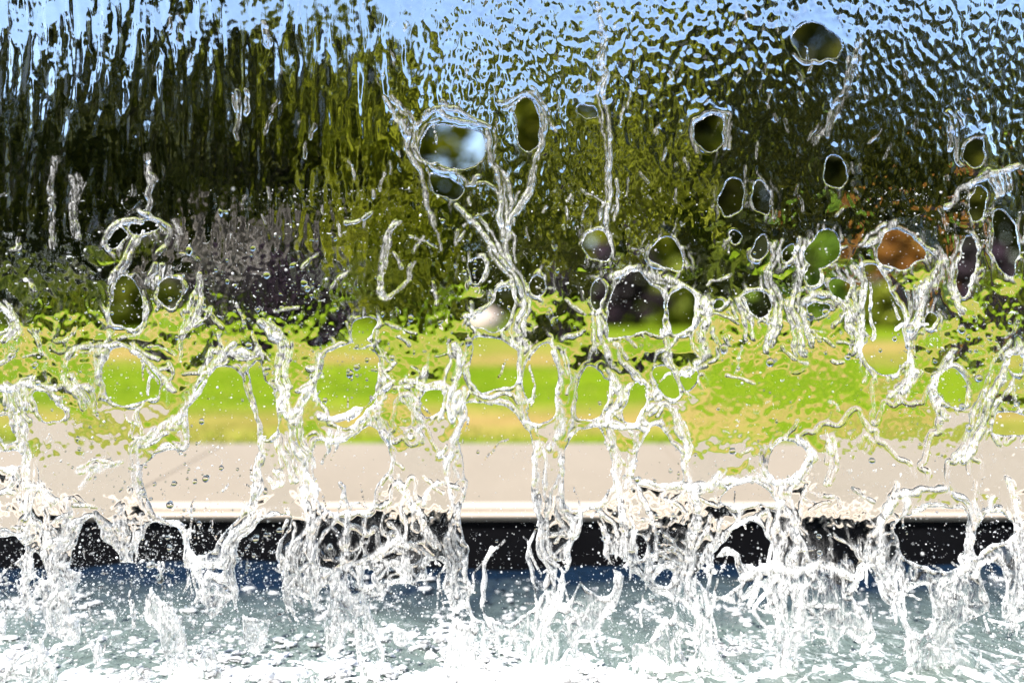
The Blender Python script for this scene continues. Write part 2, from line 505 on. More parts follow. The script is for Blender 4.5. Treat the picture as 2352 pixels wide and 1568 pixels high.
# unseen fountain wall behind the camera, added to block sky reflections in the sheet
bm = bmesh.new()
box(bm, -4.5, 4.5, -1.1, -0.62, -0.3, 3.4)
box(bm, -4.6, 4.6, -1.16, -0.58, 3.4, 3.48)
bmesh.ops.bevel(bm, geom=[e for e in bm.edges], offset=0.012, segments=2, affect='EDGES')
tag(bm_obj('sky_block_wall', bm, M_TILE), 'unseen dark fountain wall behind the camera, added to keep sky reflections off the falling water', 'wall')

# pale boulder at the end of the lawn
bm = bmesh.new()
bmesh.ops.create_icosphere(bm, subdivisions=4, radius=1)
for v in bm.verts:
    n = 0.10*math.sin(3.1*v.co.x + 1) + 0.08*math.sin(4.3*v.co.y + 2.0*v.co.z) + 0.05*math.sin(9*v.co.z + 5*v.co.x)
    v.co = Vector((v.co.x*0.30, v.co.y*0.24, v.co.z*0.20))*(1 + n)
b = bm_obj('boulder', bm, M_ROCK, smooth=True)
b.location = at(1112, 742, 10.4); b.location.z = ZG + 0.11
tag(b, 'pale sandstone boulder on the far lawn edge, seen through the middle arch', 'boulder')

# ------------------------------------------------------------------ the falling sheet of water
def q(n, pts):
    "points read off a quarter of the photograph -> whole-photo measure"
    ou, ov = ((0, 0), (1176, 0), (0, 784), (1176, 784))[n - 1]
    return [(ou + a/2, ov + b/2) for a, b in pts]

HOLES = [
 [(293,518),(320,503),(350,500),(369,510),(365,525),(335,537),(305,541)],
 [(250,550),(270,525),(288,530),(295,548),(273,568),(252,572)],
 [(247,668),(258,645),(285,632),(310,643),(325,670),(322,705),(318,745),(280,762),(252,740)],
 [(362,655),(392,632),(420,645),(428,675),(415,705),(385,715),(362,700)],
 [(968,330),(985,295),(1020,285),(1060,295),(1103,310),(1112,345),(1095,385),(1075,395),(1040,378),(1010,372),(980,380),(967,360)],
 [(985,405),(1010,400),(1045,420),(1070,445),(1040,462),(1000,450)],
 [(1077,615),(1090,590),(1108,590),(1112,620),(1097,650),(1080,645)],
 [(1085,740),(1090,715),(1130,697),(1142,672),(1165,655),(1177,690),(1172,745),(1130,755)],
 [(812,765),(825,735),(850,725),(875,745),(872,765),(850,790),(815,790)],
 [(1180,240),(1200,230),(1225,245),(1240,290),(1235,335),(1215,345),(1185,330)],
 [(1330,250),(1350,240),(1372,245),(1370,265),(1340,270)],
 [(1602,285),(1620,275),(1650,280),(1665,300),(1662,335),(1640,350),(1605,340)],
 [(1815,85),(1835,50),(1880,58),(1920,88),(1932,118),(1910,138),(1860,146),(1820,128)],
 [(1897,375),(1925,350),(1945,370),(1950,410),(1930,430),(1900,420)],
 [(1657,440),(1675,412),(1702,412),(1713,450),(1703,490),(1672,500),(1657,478)],
 [(1727,430),(1745,403),(1763,420),(1770,465),(1753,498),(1732,486)],
 [(1345,560),(1360,528),(1385,528),(1403,560),(1398,595),(1370,602),(1347,588)],
 [(1492,580),(1510,557),(1545,550),(1563,568),(1576,600),(1568,620),(1530,608),(1497,608)],
 [(1392,768),(1402,695),(1417,650),(1440,622),(1472,618),(1485,645),(1520,662),(1530,680),(1527,735),(1516,772),(1475,750),(1430,785)],
 [(1545,665),(1570,652),(1590,670),(1600,710),(1595,745),(1560,765),(1538,770),(1540,700)],
 [(1680,545),(1695,527),(1713,535),(1712,555),(1690,565)],
 [(1730,590),(1733,550),(1750,538),(1762,560),(1760,585),(1745,597)],
 [(1850,590),(1855,560),(1880,535),(1910,530),(1930,560),(1925,595),(1890,615),(1868,620)],
 [(1800,590),(1815,565),(1828,580),(1825,605),(1805,608)],
 [(2008,580),(2030,555),(2045,525),(2070,520),(2105,545),(2130,570),(2130,600),(2100,610),(2070,632),(2040,612),(2015,598)],
 [(1974,605),(2000,598),(2020,625),(2045,660),(2068,705),(2078,750),(2078,830),(2035,850),(2000,838),(1993,760),(1990,690),(1985,640)],
 [(2215,555),(2230,535),(2250,545),(2258,580),(2245,650),(2225,690),(2210,640)],
 [(2285,520),(2300,480),(2325,475),(2345,520),(2345,600),(2325,640),(2295,590)],
 [(2225,340),(2240,315),(2270,320),(2275,360),(2250,380),(2230,370)],
 [(2237,470),(2250,430),(2275,425),(2280,460),(2260,500),(2240,500)],
 [(1848,620),(1865,608),(1885,635),(1880,660),(1855,672)],
 [(1905,660),(1920,637),(1948,642),(1958,670),(1945,700),(1915,700)],
 [(1707,690),(1725,667),(1758,662),(1773,690),(1763,718),(1735,728),(1712,718)],
 [(1632,700),(1650,690),(1663,700),(1654,711),(1636,713)],
 [(1852,712),(1870,698),(1898,703),(1908,720),(1885,735),(1857,733)],
 [(1350,665),(1365,645),(1385,642),(1390,680),(1375,718),(1358,700)],
 [(1215,650),(1240,632),(1262,637),(1264,660),(1240,673),(1220,668)],
 [(2120,735),(2135,715),(2155,725),(2155,745),(2135,755)],
 # lower half
 q(3, [(474,240),(482,90),(525,24),(600,28),(680,95),(728,190),(734,255),(660,276),(520,280)]),
 q(3, [(870,260),(950,150),(1030,95),(1092,115),(1112,230),(1165,300),(1200,420),(1205,560),(1165,700),(1110,780),(1060,880),(1000,975),(885,985),(855,900),(815,840),(750,805),(695,785),(660,720),(640,640),(670,560),(720,505),(800,495),(864,520)]),
 q(3, [(690,825),(800,870),(832,920),(845,1000),(820,1045),(740,1030),(660,1060),(580,1020),(640,930),(670,880)]),
 q(3, [(360,880),(390,805),(440,820),(460,900),(530,960),(540,1050),(470,1060),(370,1060),(350,980)]),
 q(3, [(-20,890),(70,882),(150,912),(140,960),(40,1000),(-20,1010)]),
 q(3, [(160,985),(210,945),(250,1000),(265,1060),(200,1060),(165,1030)]),
 q(3, [(1120,905),(1200,795),(1340,795),(1345,840),(1288,900),(1283,960),(1308,1060),(1308,1240),(1200,1295),(1118,1270),(1112,1080),(1080,1050)]),
 q(3, [(1145,85),(1200,95),(1265,200),(1290,300),(1282,400),(1240,470),(1205,350),(1170,250),(1135,170)]),
 q(3, [(1495,150),(1500,60),(1560,20),(1640,5),(1735,0),(1742,80),(1755,200),(1735,255),(1675,325),(1600,390),(1545,345),(1460,240)]),
 q(3, [(1445,490),(1490,410),(1560,475),(1680,375),(1740,385),(1785,470),(1800,580),(1755,640),(1735,690),(1690,770),(1560,770),(1460,740),(1440,640),(1430,550)]),
 q(3, [(1922,280),(1950,212),(2008,194),(2045,214),(2036,300),(1998,338),(1950,365),(1932,340)]),
 [(1077,775),(1120,765),(1175,778),(1195,830),(1188,880),(1150,896),(1082,902)],
 [(1078,925),(1160,932),(1198,970),(1222,1010),(1226,1100),(1220,1150),(1235,1200),(1240,1270),(1268,1310),(1240,1385),(1200,1430),(1120,1435),(1076,1395),(1078,1300),(1074,1240),(1056,1180),(1077,1130),(1064,1060),(1058,1000),(1063,940)],
 [(828,1330),(840,1307),(858,1307),(856,1330),(842,1342)],
 [(945,1345),(960,1340),(973,1347),(968,1363),(952,1365)],
 q(4, [(95,25),(175,5),(197,60),(214,150),(200,260),(206,335),(150,382),(85,382),(65,330),(48,260),(55,150)]),
 q(4, [(332,135),(370,105),(435,165),(463,205),(445,270),(434,340),(360,345),(292,350),(303,280),(314,205)]),
 q(4, [(290,405),(350,382),(425,378),(436,480),(456,560),(464,680),(436,745),(400,780),(265,780),(246,700),(264,600),(256,500)]),
 q(4, [(275,800),(405,795),(408,860),(435,950),(465,1060),(476,1150),(430,1195),(305,1165),(285,1050),(293,900)]),
 q(4, [(585,485),(640,410),(688,396),(745,472),(795,515),(813,600),(795,672),(700,655),(640,635),(580,640),(558,610),(566,540)]),
 q(4, [(675,165),(692,118),(738,120),(765,180),(782,240),(765,290),(720,274),(684,246)]),
 q(4, [(780,165),(820,136),(866,146),(860,188),(820,234),(795,208)]),
 q(4, [(535,230),(562,186),(608,186),(634,230),(615,285),(588,360),(545,360),(526,300)]),
 q(4, [(1610,60),(1640,25),(1700,5),(1800,5),(1825,60),(1786,125),(1730,148),(1645,135)]),
 q(4, [(1955,190),(1982,145),(2018,118),(2064,135),(2088,200),(2074,260),(2046,300),(1985,300)]),
 q(4, [(2205,380),(2242,328),(2360,335),(2362,435),(2232,444),(2200,418)]),
 q(4, [(2265,90),(2300,56),(2370,56),(2370,155),(2293,145)]),
 q(4, [(885,1010),(932,965),(1000,908),(1060,858),(1118,850),(1162,875),(1200,950),(1228,1045),(1180,1072),(1100,1036),(1052,1030),(1025,965),(960,945),(920,1012)]),
 q(4, [(885,1035),(955,990),(1005,998),(1030,1060),(1050,1100),(1042,1152),(960,1172),(885,1145),(876,1090)]),
 q(4, [(1775,805),(1805,778),(2045,768),(2080,805),(2090,900),(2090,1000),(2050,1052),(1960,1070),(1905,1032),(1785,982),(1748,900)]),
 q(4, [(2146,795),(2200,778),(2262,796),(2290,850),(2272,915),(2176,952),(2140,1018),(2126,900)]),
 q(4, [(965,705),(1003,668),(1080,640),(1155,648),(1202,705),(1228,755),(1110,772),(1010,750)]),
 q(4, [(1186,560),(1204,486),(1260,458),(1325,476),(1362,512),(1342,568),(1298,600),(1222,632)]),
 q(4, [(547,950),(560,894),(588,894),(601,940),(592,996),(566,1014)]),
 q(4, [(684,1130),(702,1075),(748,1066),(765,1110),(746,1165),(702,1165)]),
 [(335,1285),(380,1298),(412,1330),(402,1382),(352,1372),(328,1322)],
 [(-10,760),(-10,715),(25,708),(36,735),(20,762)],
 [(80,908),(110,898),(138,930),(147,958),(92,963)],
 [(-10,945),(28,950),(46,1008),(-10,1012)],
 [(-10,1027),(58,1032),(62,1076),(-10,1072)],
]
# thicker ropes running through the sheet: points, half thickness in photo px, whiteness
RIDGES = [
 ([(1372,0),(1390,60),(1388,140),(1396,260),(1404,330),(1396,420),(1390,500),(1404,560)], 12, 1.0),
 ([(885,230),(930,300),(950,370),(975,440),(998,510)], 13, .9),
 ([(945,300),(985,262),(1040,250),(1085,272),(1120,300)], 12, .9), ([(1150,235),(1195,215),(1240,240),(1262,285),(1240,330)], 12, .8),
 ([(1002,285),(1004,320),(1000,352),(1012,366)], 7, 1.0),
 ([(1115,310),(1118,350),(1140,400),(1150,460),(1155,540),(1168,600)], 14, 1.0),
 ([(1045,470),(1090,520),(1130,570),(1150,600),(1185,640),(1200,700),(1190,760),(1205,800)], 12, .9),
 ([(1245,270),(1250,330),(1225,380),(1210,440),(1180,500),(1160,560)], 11, .9),
 ([(970,380),(1010,390),(1050,395),(1080,430),(1115,415),(1142,445)], 8, .7),
 ([(915,520),(890,545),(875,600),(872,660),(885,690),(930,660),(955,610)], 6, .8),
 ([(1960,90),(1958,130),(1940,230),(1905,305)], 11, .6), ([(1890,290),(1860,330)], 6, .5),
 ([(2190,260),(2205,300),(2212,350),(2218,382)], 11, .6), ([(2352,380),(2300,395),(2250,420),(2205,455),(2190,470)], 13, .9), ([(2310,390),(2312,440)], 12, 1.0),
 ([(1600,345),(1592,290),(1610,262),(1650,262),(1670,290),(1668,345)], 9, .6),
 ([(345,485),(375,503),(386,530),(376,560),(362,585)], 11, .5), ([(312,540),(298,580),(276,620),(262,650),(248,690),(250,745)], 12, .7),
 ([(445,630),(457,675),(442,720),(410,765)], 8, .5), ([(240,560),(250,530),(285,505),(320,500)], 9, .7), ([(375,610),(366,650)], 11, 1.0),
 ([(172,400),(177,430),(172,500),(186,540)], 9, .9), ([(135,360),(134,470),(134,565)], 6, .5), ([(334,360),(340,420),(342,480)], 5, .8),
 ([(545,210),(548,260),(550,322)], 10, .8), ([(612,60),(616,110)], 5, .6),
 # frothy knots and columns in the lower half
 ([(1460,620),(1520,630),(1560,645),(1590,670),(1605,710)], 13, 1.0), ([(1400,640),(1440,618),(1470,610)], 12, 1.0), ([(1385,690),(1370,740),(1390,800),(1410,840)], 13, 1.0),
 ([(1536,640),(1532,690),(1524,740),(1530,780),(1545,830),(1560,850)], 7, 1.0),
 ([(1610,690),(1625,720),(1612,770),(1620,810),(1600,840)], 16, 1.0), ([(1695,690),(1710,740),(1715,790)], 8, 1.0), ([(1776,560),(1770,640),(1780,700),(1776,760),(1765,800)], 10, .9),
 ([(1835,545),(1832,600),(1840,640),(1815,700),(1840,760),(1850,810)], 13, 1.0), ([(1850,700),(1880,680),(1930,690),(1955,740),(1975,780),(1965,820)], 13, 1.0),
 ([(1960,610),(1978,650),(1985,720),(1985,780),(1975,830)], 12, 1.0), ([(2010,590),(2035,640),(2062,690),(2082,740),(2090,800),(2100,850),(2080,880)], 12, 1.0),
 ([(2140,640),(2120,680),(2110,720),(2095,760)], 20, 1.0), ([(2140,570),(2170,600),(2140,650)], 11, 1.0), ([(1990,560),(2030,545),(2060,500)], 12, 1.0), ([(2200,540),(2190,600),(2205,680),(2212,715)], 10, .9),
 ([(2105,850),(2085,890),(2060,915)], 12, .9), ([(2350,790),(2310,830),(2290,890),(2260,950),(2250,1020),(2215,1060)], 15, .8), ([(2150,880),(2165,830),(2195,810)], 10, .7), ([(2165,960),(2152,900),(2150,870)], 7, .6),
 # left lower
 ([(165,840),(180,800),(240,790),(290,795),(340,820),(375,880),(400,900)], 10, .9), ([(160,860),(180,905),(195,940)], 12, .8), ([(230,790),(232,860),(234,920)], 8, .6),
 ([(0,885),(40,890),(80,880),(110,900),(150,940)], 11, 1.0), ([(40,890),(30,930),(55,980),(70,1040)], 11, .9), ([(60,930),(80,880),(88,865)], 9, 1.0),
 ([(0,690),(35,715),(45,750),(20,790)], 12, .8), ([(0,1130),(40,1120),(30,1080),(0,1070)], 9, .9), ([(75,1115),(100,1100),(130,1120),(140,1150)], 10, .8), ([(65,1040),(72,1100),(75,1160)], 7, .7),
 ([(400,980),(425,950),(470,880),(500,820),(540,790)], 17, 1.0), ([(540,800),(580,820),(600,800)], 12, .9), ([(330,1020),(370,990),(400,960)], 12, 1.0), ([(428,960),(425,1000),(424,1040),(400,1020)], 10, .9),
 ([(330,1010),(318,1080),(310,1140),(330,1180)], 9, .8), ([(190,1120),(200,1080),(240,1070),(280,1060)], 8, .8),
 ([(600,740),(640,780),(655,830),(640,880),(650,930),(690,960)], 13, .9), ([(735,820),(745,850),(730,890),(700,920),(680,950)], 17, .9), ([(680,940),(690,1010),(700,1080),(705,1150),(715,1230),(720,1330),(725,1420)], 14, .9),
 ([(740,950),(790,960),(840,930),(870,900),(900,880)], 14, 1.0), ([(770,980),(760,1030),(740,1060)], 12, 1.0), ([(870,830),(880,870),(870,900),(870,960),(895,1000)], 15, .8), ([(920,880),(950,870),(1000,880),(1030,890)], 9, .9),
 ([(940,900),(960,960),(965,1010)], 10, .8), ([(1050,790),(1060,830),(1050,880),(1030,930),(1035,970),(1060,900)], 15, .9), ([(1055,970),(1050,1010),(1030,1050),(1035,1080)], 13, .9),
 ([(980,1150),(990,1110),(1020,1095),(1055,1115),(1070,1140),(1050,1170),(1040,1200)], 9, .9), ([(1040,1200),(1050,1250),(1075,1300),(1070,1370)], 12, .8), ([(870,1080),(920,1100),(950,1150),(975,1220),(1000,1260)], 8, .7),
 ([(660,1200),(645,1250),(660,1310),(655,1380),(680,1430)], 9, .7), ([(700,1240),(680,1290),(700,1340),(720,1360)], 9, .7), ([(720,1320),(780,1300),(840,1290),(880,1250),(910,1230)], 13, 1.0), ([(760,1330),(800,1370),(820,1400)], 7, .9),
 ([(860,1340),(850,1320),(880,1290),(930,1290),(940,1330),(930,1390)], 8, .9), ([(590,1100),(580,1170),(545,1230),(520,1280),(500,1300),(440,1280)], 15, .9), ([(350,1190),(400,1200),(420,1240),(435,1285)], 7, .9), ([(440,1290),(500,1310),(545,1330),(550,1400)], 12, .9),
 ([(620,1090),(640,1110),(650,1090),(640,1080)], 7, .9), ([(610,930),(610,1000),(600,1060),(590,1100)], 10, .9), ([(650,1000),(665,1060),(690,1100)], 10, .8),
 ([(270,1200),(285,1270),(290,1350),(300,1440)], 15, .8), ([(150,1260),(155,1350),(170,1450)], 13, .8), ([(60,1280),(70,1380),(90,1480)], 10, .8), ([(100,1190),(140,1240),(160,1230)], 11, .7),
 ([(180,1190),(170,1230),(150,1260)], 9, .7), ([(215,1180),(260,1230),(265,1270)], 13, .8), ([(310,1440),(330,1360),(370,1370),(395,1420),(400,1480)], 9, .8), ([(360,1290),(380,1370),(395,1450)], 8, .8),
 # right lower columns
 ([(1190,780),(1205,860),(1185,900),(1195,950),(1215,980)], 12, .9), ([(1270,800),(1290,860),(1275,920),(1300,960),(1280,1000),(1260,1030)], 16, 1.0), ([(1090,905),(1130,915),(1165,905),(1200,925)], 6, 1.0),
 ([(1230,1020),(1230,1080),(1225,1130),(1240,1190),(1250,1250),(1280,1300),(1300,1330),(1280,1390),(1250,1440)], 13, .9), ([(1290,1040),(1300,1100),(1285,1160),(1310,1200),(1320,1250),(1310,1310)], 13, .8),
 ([(1320,1000),(1350,970),(1390,965),(1430,980),(1460,965),(1480,985)], 11, 1.0), ([(1400,850),(1420,890),(1430,930),(1410,960),(1405,1020),(1415,1080),(1420,1130),(1430,1160)], 13, .9), ([(1460,990),(1470,1040),(1450,1090),(1440,1120)], 9, .9),
 ([(1430,1160),(1440,1210),(1435,1280),(1450,1350)], 12, .8), ([(1385,1210),(1400,1260),(1420,1310),(1425,1380)], 10, .8), ([(1390,1170),(1387,1210)], 5, .9), ([(1480,1260),(1485,1330),(1500,1350),(1520,1320),(1550,1310)], 10, .9),
 ([(1440,840),(1480,880),(1500,930),(1520,880),(1560,850),(1580,870),(1620,840)], 12, 1.0), ([(1500,950),(1520,930),(1560,960),(1580,1010),(1590,1060),(1595,1120)], 11, .9), ([(1455,1110),(1480,1105),(1530,1115),(1570,1130),(1600,1130),(1640,1110),(1660,1090)], 13, 1.0),
 ([(1600,1130),(1610,1190),(1590,1250),(1600,1300),(1590,1390)], 15, .9), ([(1650,1110),(1700,1105),(1740,1090),(1780,1100),(1800,1090)], 14, .9), ([(1760,1020),(1755,1060),(1780,1100),(1800,1110)], 8, .7), ([(1840,1010),(1860,1050),(1830,1100),(1815,1130)], 9, .8),
 ([(1800,1110),(1795,1180),(1830,1250),(1835,1300)], 12, .8), ([(1640,1250),(1670,1235),(1700,1210),(1760,1190)], 9, .7), ([(1640,1260),(1620,1300),(1640,1320)], 10, .9), ([(1660,1250),(1700,1290),(1710,1320)], 7, .9),
 ([(2060,1130),(2110,1120),(2180,1125),(2220,1160),(2230,1210),(2225,1270)], 13, .8), ([(2060,1130),(2035,1180),(2020,1250),(2035,1310),(2060,1350),(2080,1420),(2100,1500)], 16, .8), ([(1920,1000),(1925,1050),(1900,1110)], 8, .7),
 ([(2230,1290),(2200,1330),(2160,1345),(2170,1400),(2180,1480)], 12, .8), ([(2320,1100),(2330,1180),(2320,1250),(2340,1300),(2330,1380)], 13, .8), ([(2270,1290),(2285,1350),(2310,1400),(2340,1450)], 10, .8),
 ([(1700,1340),(1760,1300),(1830,1310),(1900,1300),(1960,1330),(2000,1290)], 15, 1.0), ([(1840,1340),(1850,1420),(1830,1480)], 16, .9), ([(1590,1390),(1630,1440),(1640,1480)], 9, .9),
]

STEP = 2.2
u_all = np.arange(-560, 2912 + .1, STEP); v_all = np.arange(-170, 1590, STEP)
NU, NV = len(u_all), len(v_all)
UU, VV = np.meshgrid(u_all.astype(np.float32), v_all.astype(np.float32))
# outside the frame the traced pattern is reflected so that the sheet goes on
MU = np.where(UU < -8, -16 - UU, np.where(UU > 2360, 4720 - UU, UU))
warp_u = fnoise((NV, NU), 9, 9, 11)*4.5 + fnoise((NV, NU), 3.2, 3.2, 12)*1.6
warp_v = fnoise((NV, NU), 9, 9, 13)*4.5 + fnoise((NV, NU), 3.2, 3.2, 14)*1.6
PU, PV = MU + warp_u, VV + warp_v

def seg_d2(px, py, a, b):
    dx, dy = b[0] - a[0], b[1] - a[1]
    L = dx*dx + dy*dy + 1e-9
    t = np.clip(((px - a[0])*dx + (py - a[1])*dy)/L, 0, 1)
    return (px - a[0] - t*dx)**2 + (py - a[1] - t*dy)**2

def smooth_closed(P, n=3):
    P = np.array(P, float)
    for _ in range(n):
        Q = np.roll(P, -1, 0)
        P = np.stack([0.75*P + 0.25*Q, 0.25*P + 0.75*Q], 1).reshape(-1, 2)
    return P

def smooth_open(P, n=3):
    P = np.array(P, float)
    for _ in range(n):
        A, B = P[:-1], P[1:]
        P = np.vstack([P[:1], np.stack([0.75*A + 0.25*B, 0.25*A + 0.75*B], 1).reshape(-1, 2), P[-1:]])
    return P

def windows(P, m):
    "grid windows in which the traced shape, or its reflection, lies"
    a0, a1 = P[:, 0].min() - m, P[:, 0].max() + m
    r0 = max(int((P[:, 1].min() - m - v_all[0])/STEP), 0); r1 = min(int((P[:, 1].max() + m - v_all[0])/STEP) + 2, NV)
    for lo, hi in ((a0, a1), (-16 - a1, -16 - a0), (4720 - a1, 4720 - a0)):
        c0 = max(int((lo - u_all[0])/STEP), 0); c1 = min(int((hi - u_all[0])/STEP) + 2, NU)
        if c1 > c0 and r1 > r0: yield slice(r0, r1), slice(c0, c1)

D = np.full((NV, NU), 60.0, np.float32)          # signed distance to the nearest hole edge (px, > 0 in the water)
for P in HOLES:
    P = smooth_closed(P, 2)
    for w in windows(P, 64):
        px, py = PU[w], PV[w]
        d2 = np.full(px.shape, 1e9, np.float32); ins = np.zeros(px.shape, bool)
        for a, b in zip(P, np.roll(P, -1, 0)):
            d2 = np.minimum(d2, seg_d2(px, py, a, b))
            if a[1] != b[1]:
                c = (a[1] > py) != (b[1] > py)
                ins ^= c & (px < (b[0] - a[0])*(py - a[1])/(b[1] - a[1]) + a[0])
        d = np.sqrt(d2)
        D[w] = np.minimum(D[w], np.where(ins, -d, d))
# ragged openings where the sheet tears up just above the water
tear = fnoise((NV, NU), 9, 14, 21)
gz, gxx = np.gradient(tear)
tg = np.sqrt(gz**2 + gxx**2) + 0.02
thr = np.interp(VV, [1180, 1300, 1400, 1480, 1590], [-9.0, -0.7, 0.02, 0.16, -0.2])
D = np.minimum(D, (tear - thr)/tg*STEP*0.8)

bw_ = np.clip((1 + 0.35*fnoise((NV, NU), 5, 7, 33))*(1 + 0.4*fnoise((NV, NU), 16, 20, 34)), 0.25, 2.0)
Rg = np.zeros((NV, NU), np.float32); Fo = np.zeros((NV, NU), np.float32)
rr_ = random.Random(3)
STRANDS = []
for P, rr, wh in RIDGES:
    hi = float(np.interp(P[0][1], [300, 800], [.78, 1]))   # thinner high on the sheet
    STRANDS.append((P, rr*0.56*hi, wh*(0.5 + 0.5*hi)))
    for k in range(3 if P[0][1] > 420 else 2):          # a rope is a bundle of finer threads
        a = rr_.randrange(0, max(len(P) - 2, 1)); b = rr_.randrange(a + 2, len(P) + 1) if len(P) - a > 2 else len(P)
        sh = rr_.choice((-1, 1))*rr_.uniform(0.7, 2.0)*rr
        Q = [(x + sh*rr_.uniform(.4, 1.3), y + rr_.uniform(-1, 1)*rr) for x, y in P[a:b]]
        if len(Q) > 1: STRANDS.append((Q, rr_.uniform(2.2, 4.6), 0.9))
for k in range(150):                                     # fine threads high on the sheet
    x = rr_.triangular(200, 2370, 1700); y = rr_.uniform(10, 560); L = rr_.uniform(8, 40); sl_ = rr_.gauss(0, .25)
    STRANDS.append(([(x, y), (x + sl_*L*.5 + rr_.gauss(0, 1.5), y + L*.5), (x + sl_*L, y + L)], rr_.uniform(1.4, 2.8), rr_.uniform(.5, 1)))
for k in range(760):                                     # short drooping threads
    x = rr_.uniform(-20, 2370); y = rr_.triangular(1050, 1570, 1400) if rr_.random() < .85 else rr_.triangular(420, 1100, 800)
    L = rr_.uniform(18, 60); an = rr_.gauss(0, 0.6) if rr_.random() < .7 else rr_.gauss(1.4, .4)
    cv = rr_.gauss(0, 0.5)
    Q = [(x, y)]
    for j in range(4):
        an += cv*0.5
        Q.append((Q[-1][0] + L/3*math.sin(an), Q[-1][1] + L/3*abs(math.cos(an))))
    STRANDS.append((Q, rr_.uniform(1.8, 3.8), 0.8))
for k in range(58):                                      # long wavering streams running down into the pool
    x = rr_.uniform(-20, 2370); y = rr_.uniform(1080, 1300); yend = rr_.uniform(1440, 1585)
    Q = [(x, y)]; dx = rr_.gauss(0, .15)
    while Q[-1][1] < yend:
        dx = 0.6*dx + rr_.gauss(0, .28)
        Q.append((Q[-1][0] + 32*dx, Q[-1][1] + 32))
    STRANDS.append((Q, rr_.uniform(2.6, 6.0), 1.0))
    if rr_.random() < .6:                                # with a drooping link to the side
        j = rr_.randrange(1, len(Q)); sx_ = rr_.choice((-1, 1))*rr_.uniform(30, 80)
        x0, y0 = Q[j]
        STRANDS.append(([(x0, y0), (x0 + sx_*.5, y0 - rr_.uniform(5, 22)), (x0 + sx_, y0 + rr_.uniform(0, 40)), (x0 + sx_*1.1, y0 + rr_.uniform(40, 90))], rr_.uniform(2.2, 4.2), .9))
for P in HOLES:
    if len(P) > 5 and rr_.random() < 0.7:                # a second, broken rim
        cx = sum(p[0] for p in P)/len(P); cy_ = sum(p[1] for p in P)/len(P)
        k0 = rr_.randrange(len(P)); m = rr_.randrange(3, max(len(P)*2//3, 4)); f = rr_.uniform(1.08, 1.25)
        Q = [(cx + (P[(k0 + j) % len(P)][0] - cx)*f, cy_ + (P[(k0 + j) % len(P)][1] - cy_)*f) for j in range(m)]
        STRANDS.append((Q, rr_.uniform(2.0, 3.6), 0.8))
def in_gap(P):                                           # the three clear openings onto the black wall stay open
    x, y = P[len(P)//2]
    return any(a < x < b and y < c for a, b, c in ((1076, 1226, 1420), (1318, 1392, 1370), (2050, 2215, 1300)))
keep_ = [st_ for st_ in STRANDS if not (st_[1] < 6.1 and st_[0][0][1] > 1040 and in_gap(st_[0]))]
for P, rr, wh in keep_:
    P = smooth_open(P, 2)
    for w in windows(P, rr*3.2):
        px, py = PU[w], PV[w]
        d2 = np.full(px.shape, 1e9, np.float32)
        for a, b in zip(P[:-1], P[1:]):
            d2 = np.minimum(d2, seg_d2(px, py, a, b))
        g = np.exp(-d2/(rr*0.58)**2)
        Rg[w] = np.maximum(Rg[w], rr*0.62*g*bw_[w])
        Fo[w] = np.maximum(Fo[w], wh*np.exp(-d2/(rr*0.75)**2))
        D[w] = np.maximum(D[w], rr*0.55*bw_[w] - np.sqrt(d2))      # a rope stays water where it crosses a hole

rowf = np.interp(VV, [-230, 300, 500, 700, 900, 1200, 1590], [.35, .42, .6, .9, 1.1, 1.25, 1.3])
beads = 0.75 + 0.45*np.clip(fnoise((NV, NU), 4.0, 5.0, 31), -1.2, 2)
rim_r = 4.2*rowf*beads
rimw = np.maximum(rim_r, 1.5)
Dc = np.maximum(D, 0)
rim = np.sqrt(np.maximum(rimw**2 - (Dc - rimw)**2, 0))*(Dc < 2*rimw)
film = 0.8 + 5.2*ss(0, 55, Dc)
# thin veins over the lower film
vn = fnoise((NV, NU), 11, 17, 41) + 0.35*fnoise((NV, NU), 4, 6, 42)
gz, gxx = np.gradient(vn); gv = np.sqrt(gz**2 + gxx**2) + 0.012
vd = np.abs(vn)/gv*STEP
vein_on = ss(600, 1150, VV)*ss(0.0, 0.9, fnoise((NV, NU), 40, 40, 43))
vn2 = fnoise((NV, NU), 4.5, 9, 45) + 0.3*fnoise((NV, NU), 2, 3, 46)
gz, gxx = np.gradient(vn2); vd2 = np.abs(vn2)/(np.sqrt(gz**2 + gxx**2) + 0.03)*STEP
near_rope = np.maximum(np.clip(np.exp(-(Dc/16)**2) + Rg/6, 0, 1)*ss(250, 750, VV), 0.9*ss(1150, 1380, VV))
vein = 3.6*np.exp(-(vd/3.2)**2)*vein_on + 2.6*np.exp(-(vd2/2.6)**2)*near_rope

H = (np.sqrt(film**2*np.minimum(Dc/4.0, 1) + 1e-6)**2 + rim**2)**0.5 + (Rg + vein)*ss(0, 7, Dc)
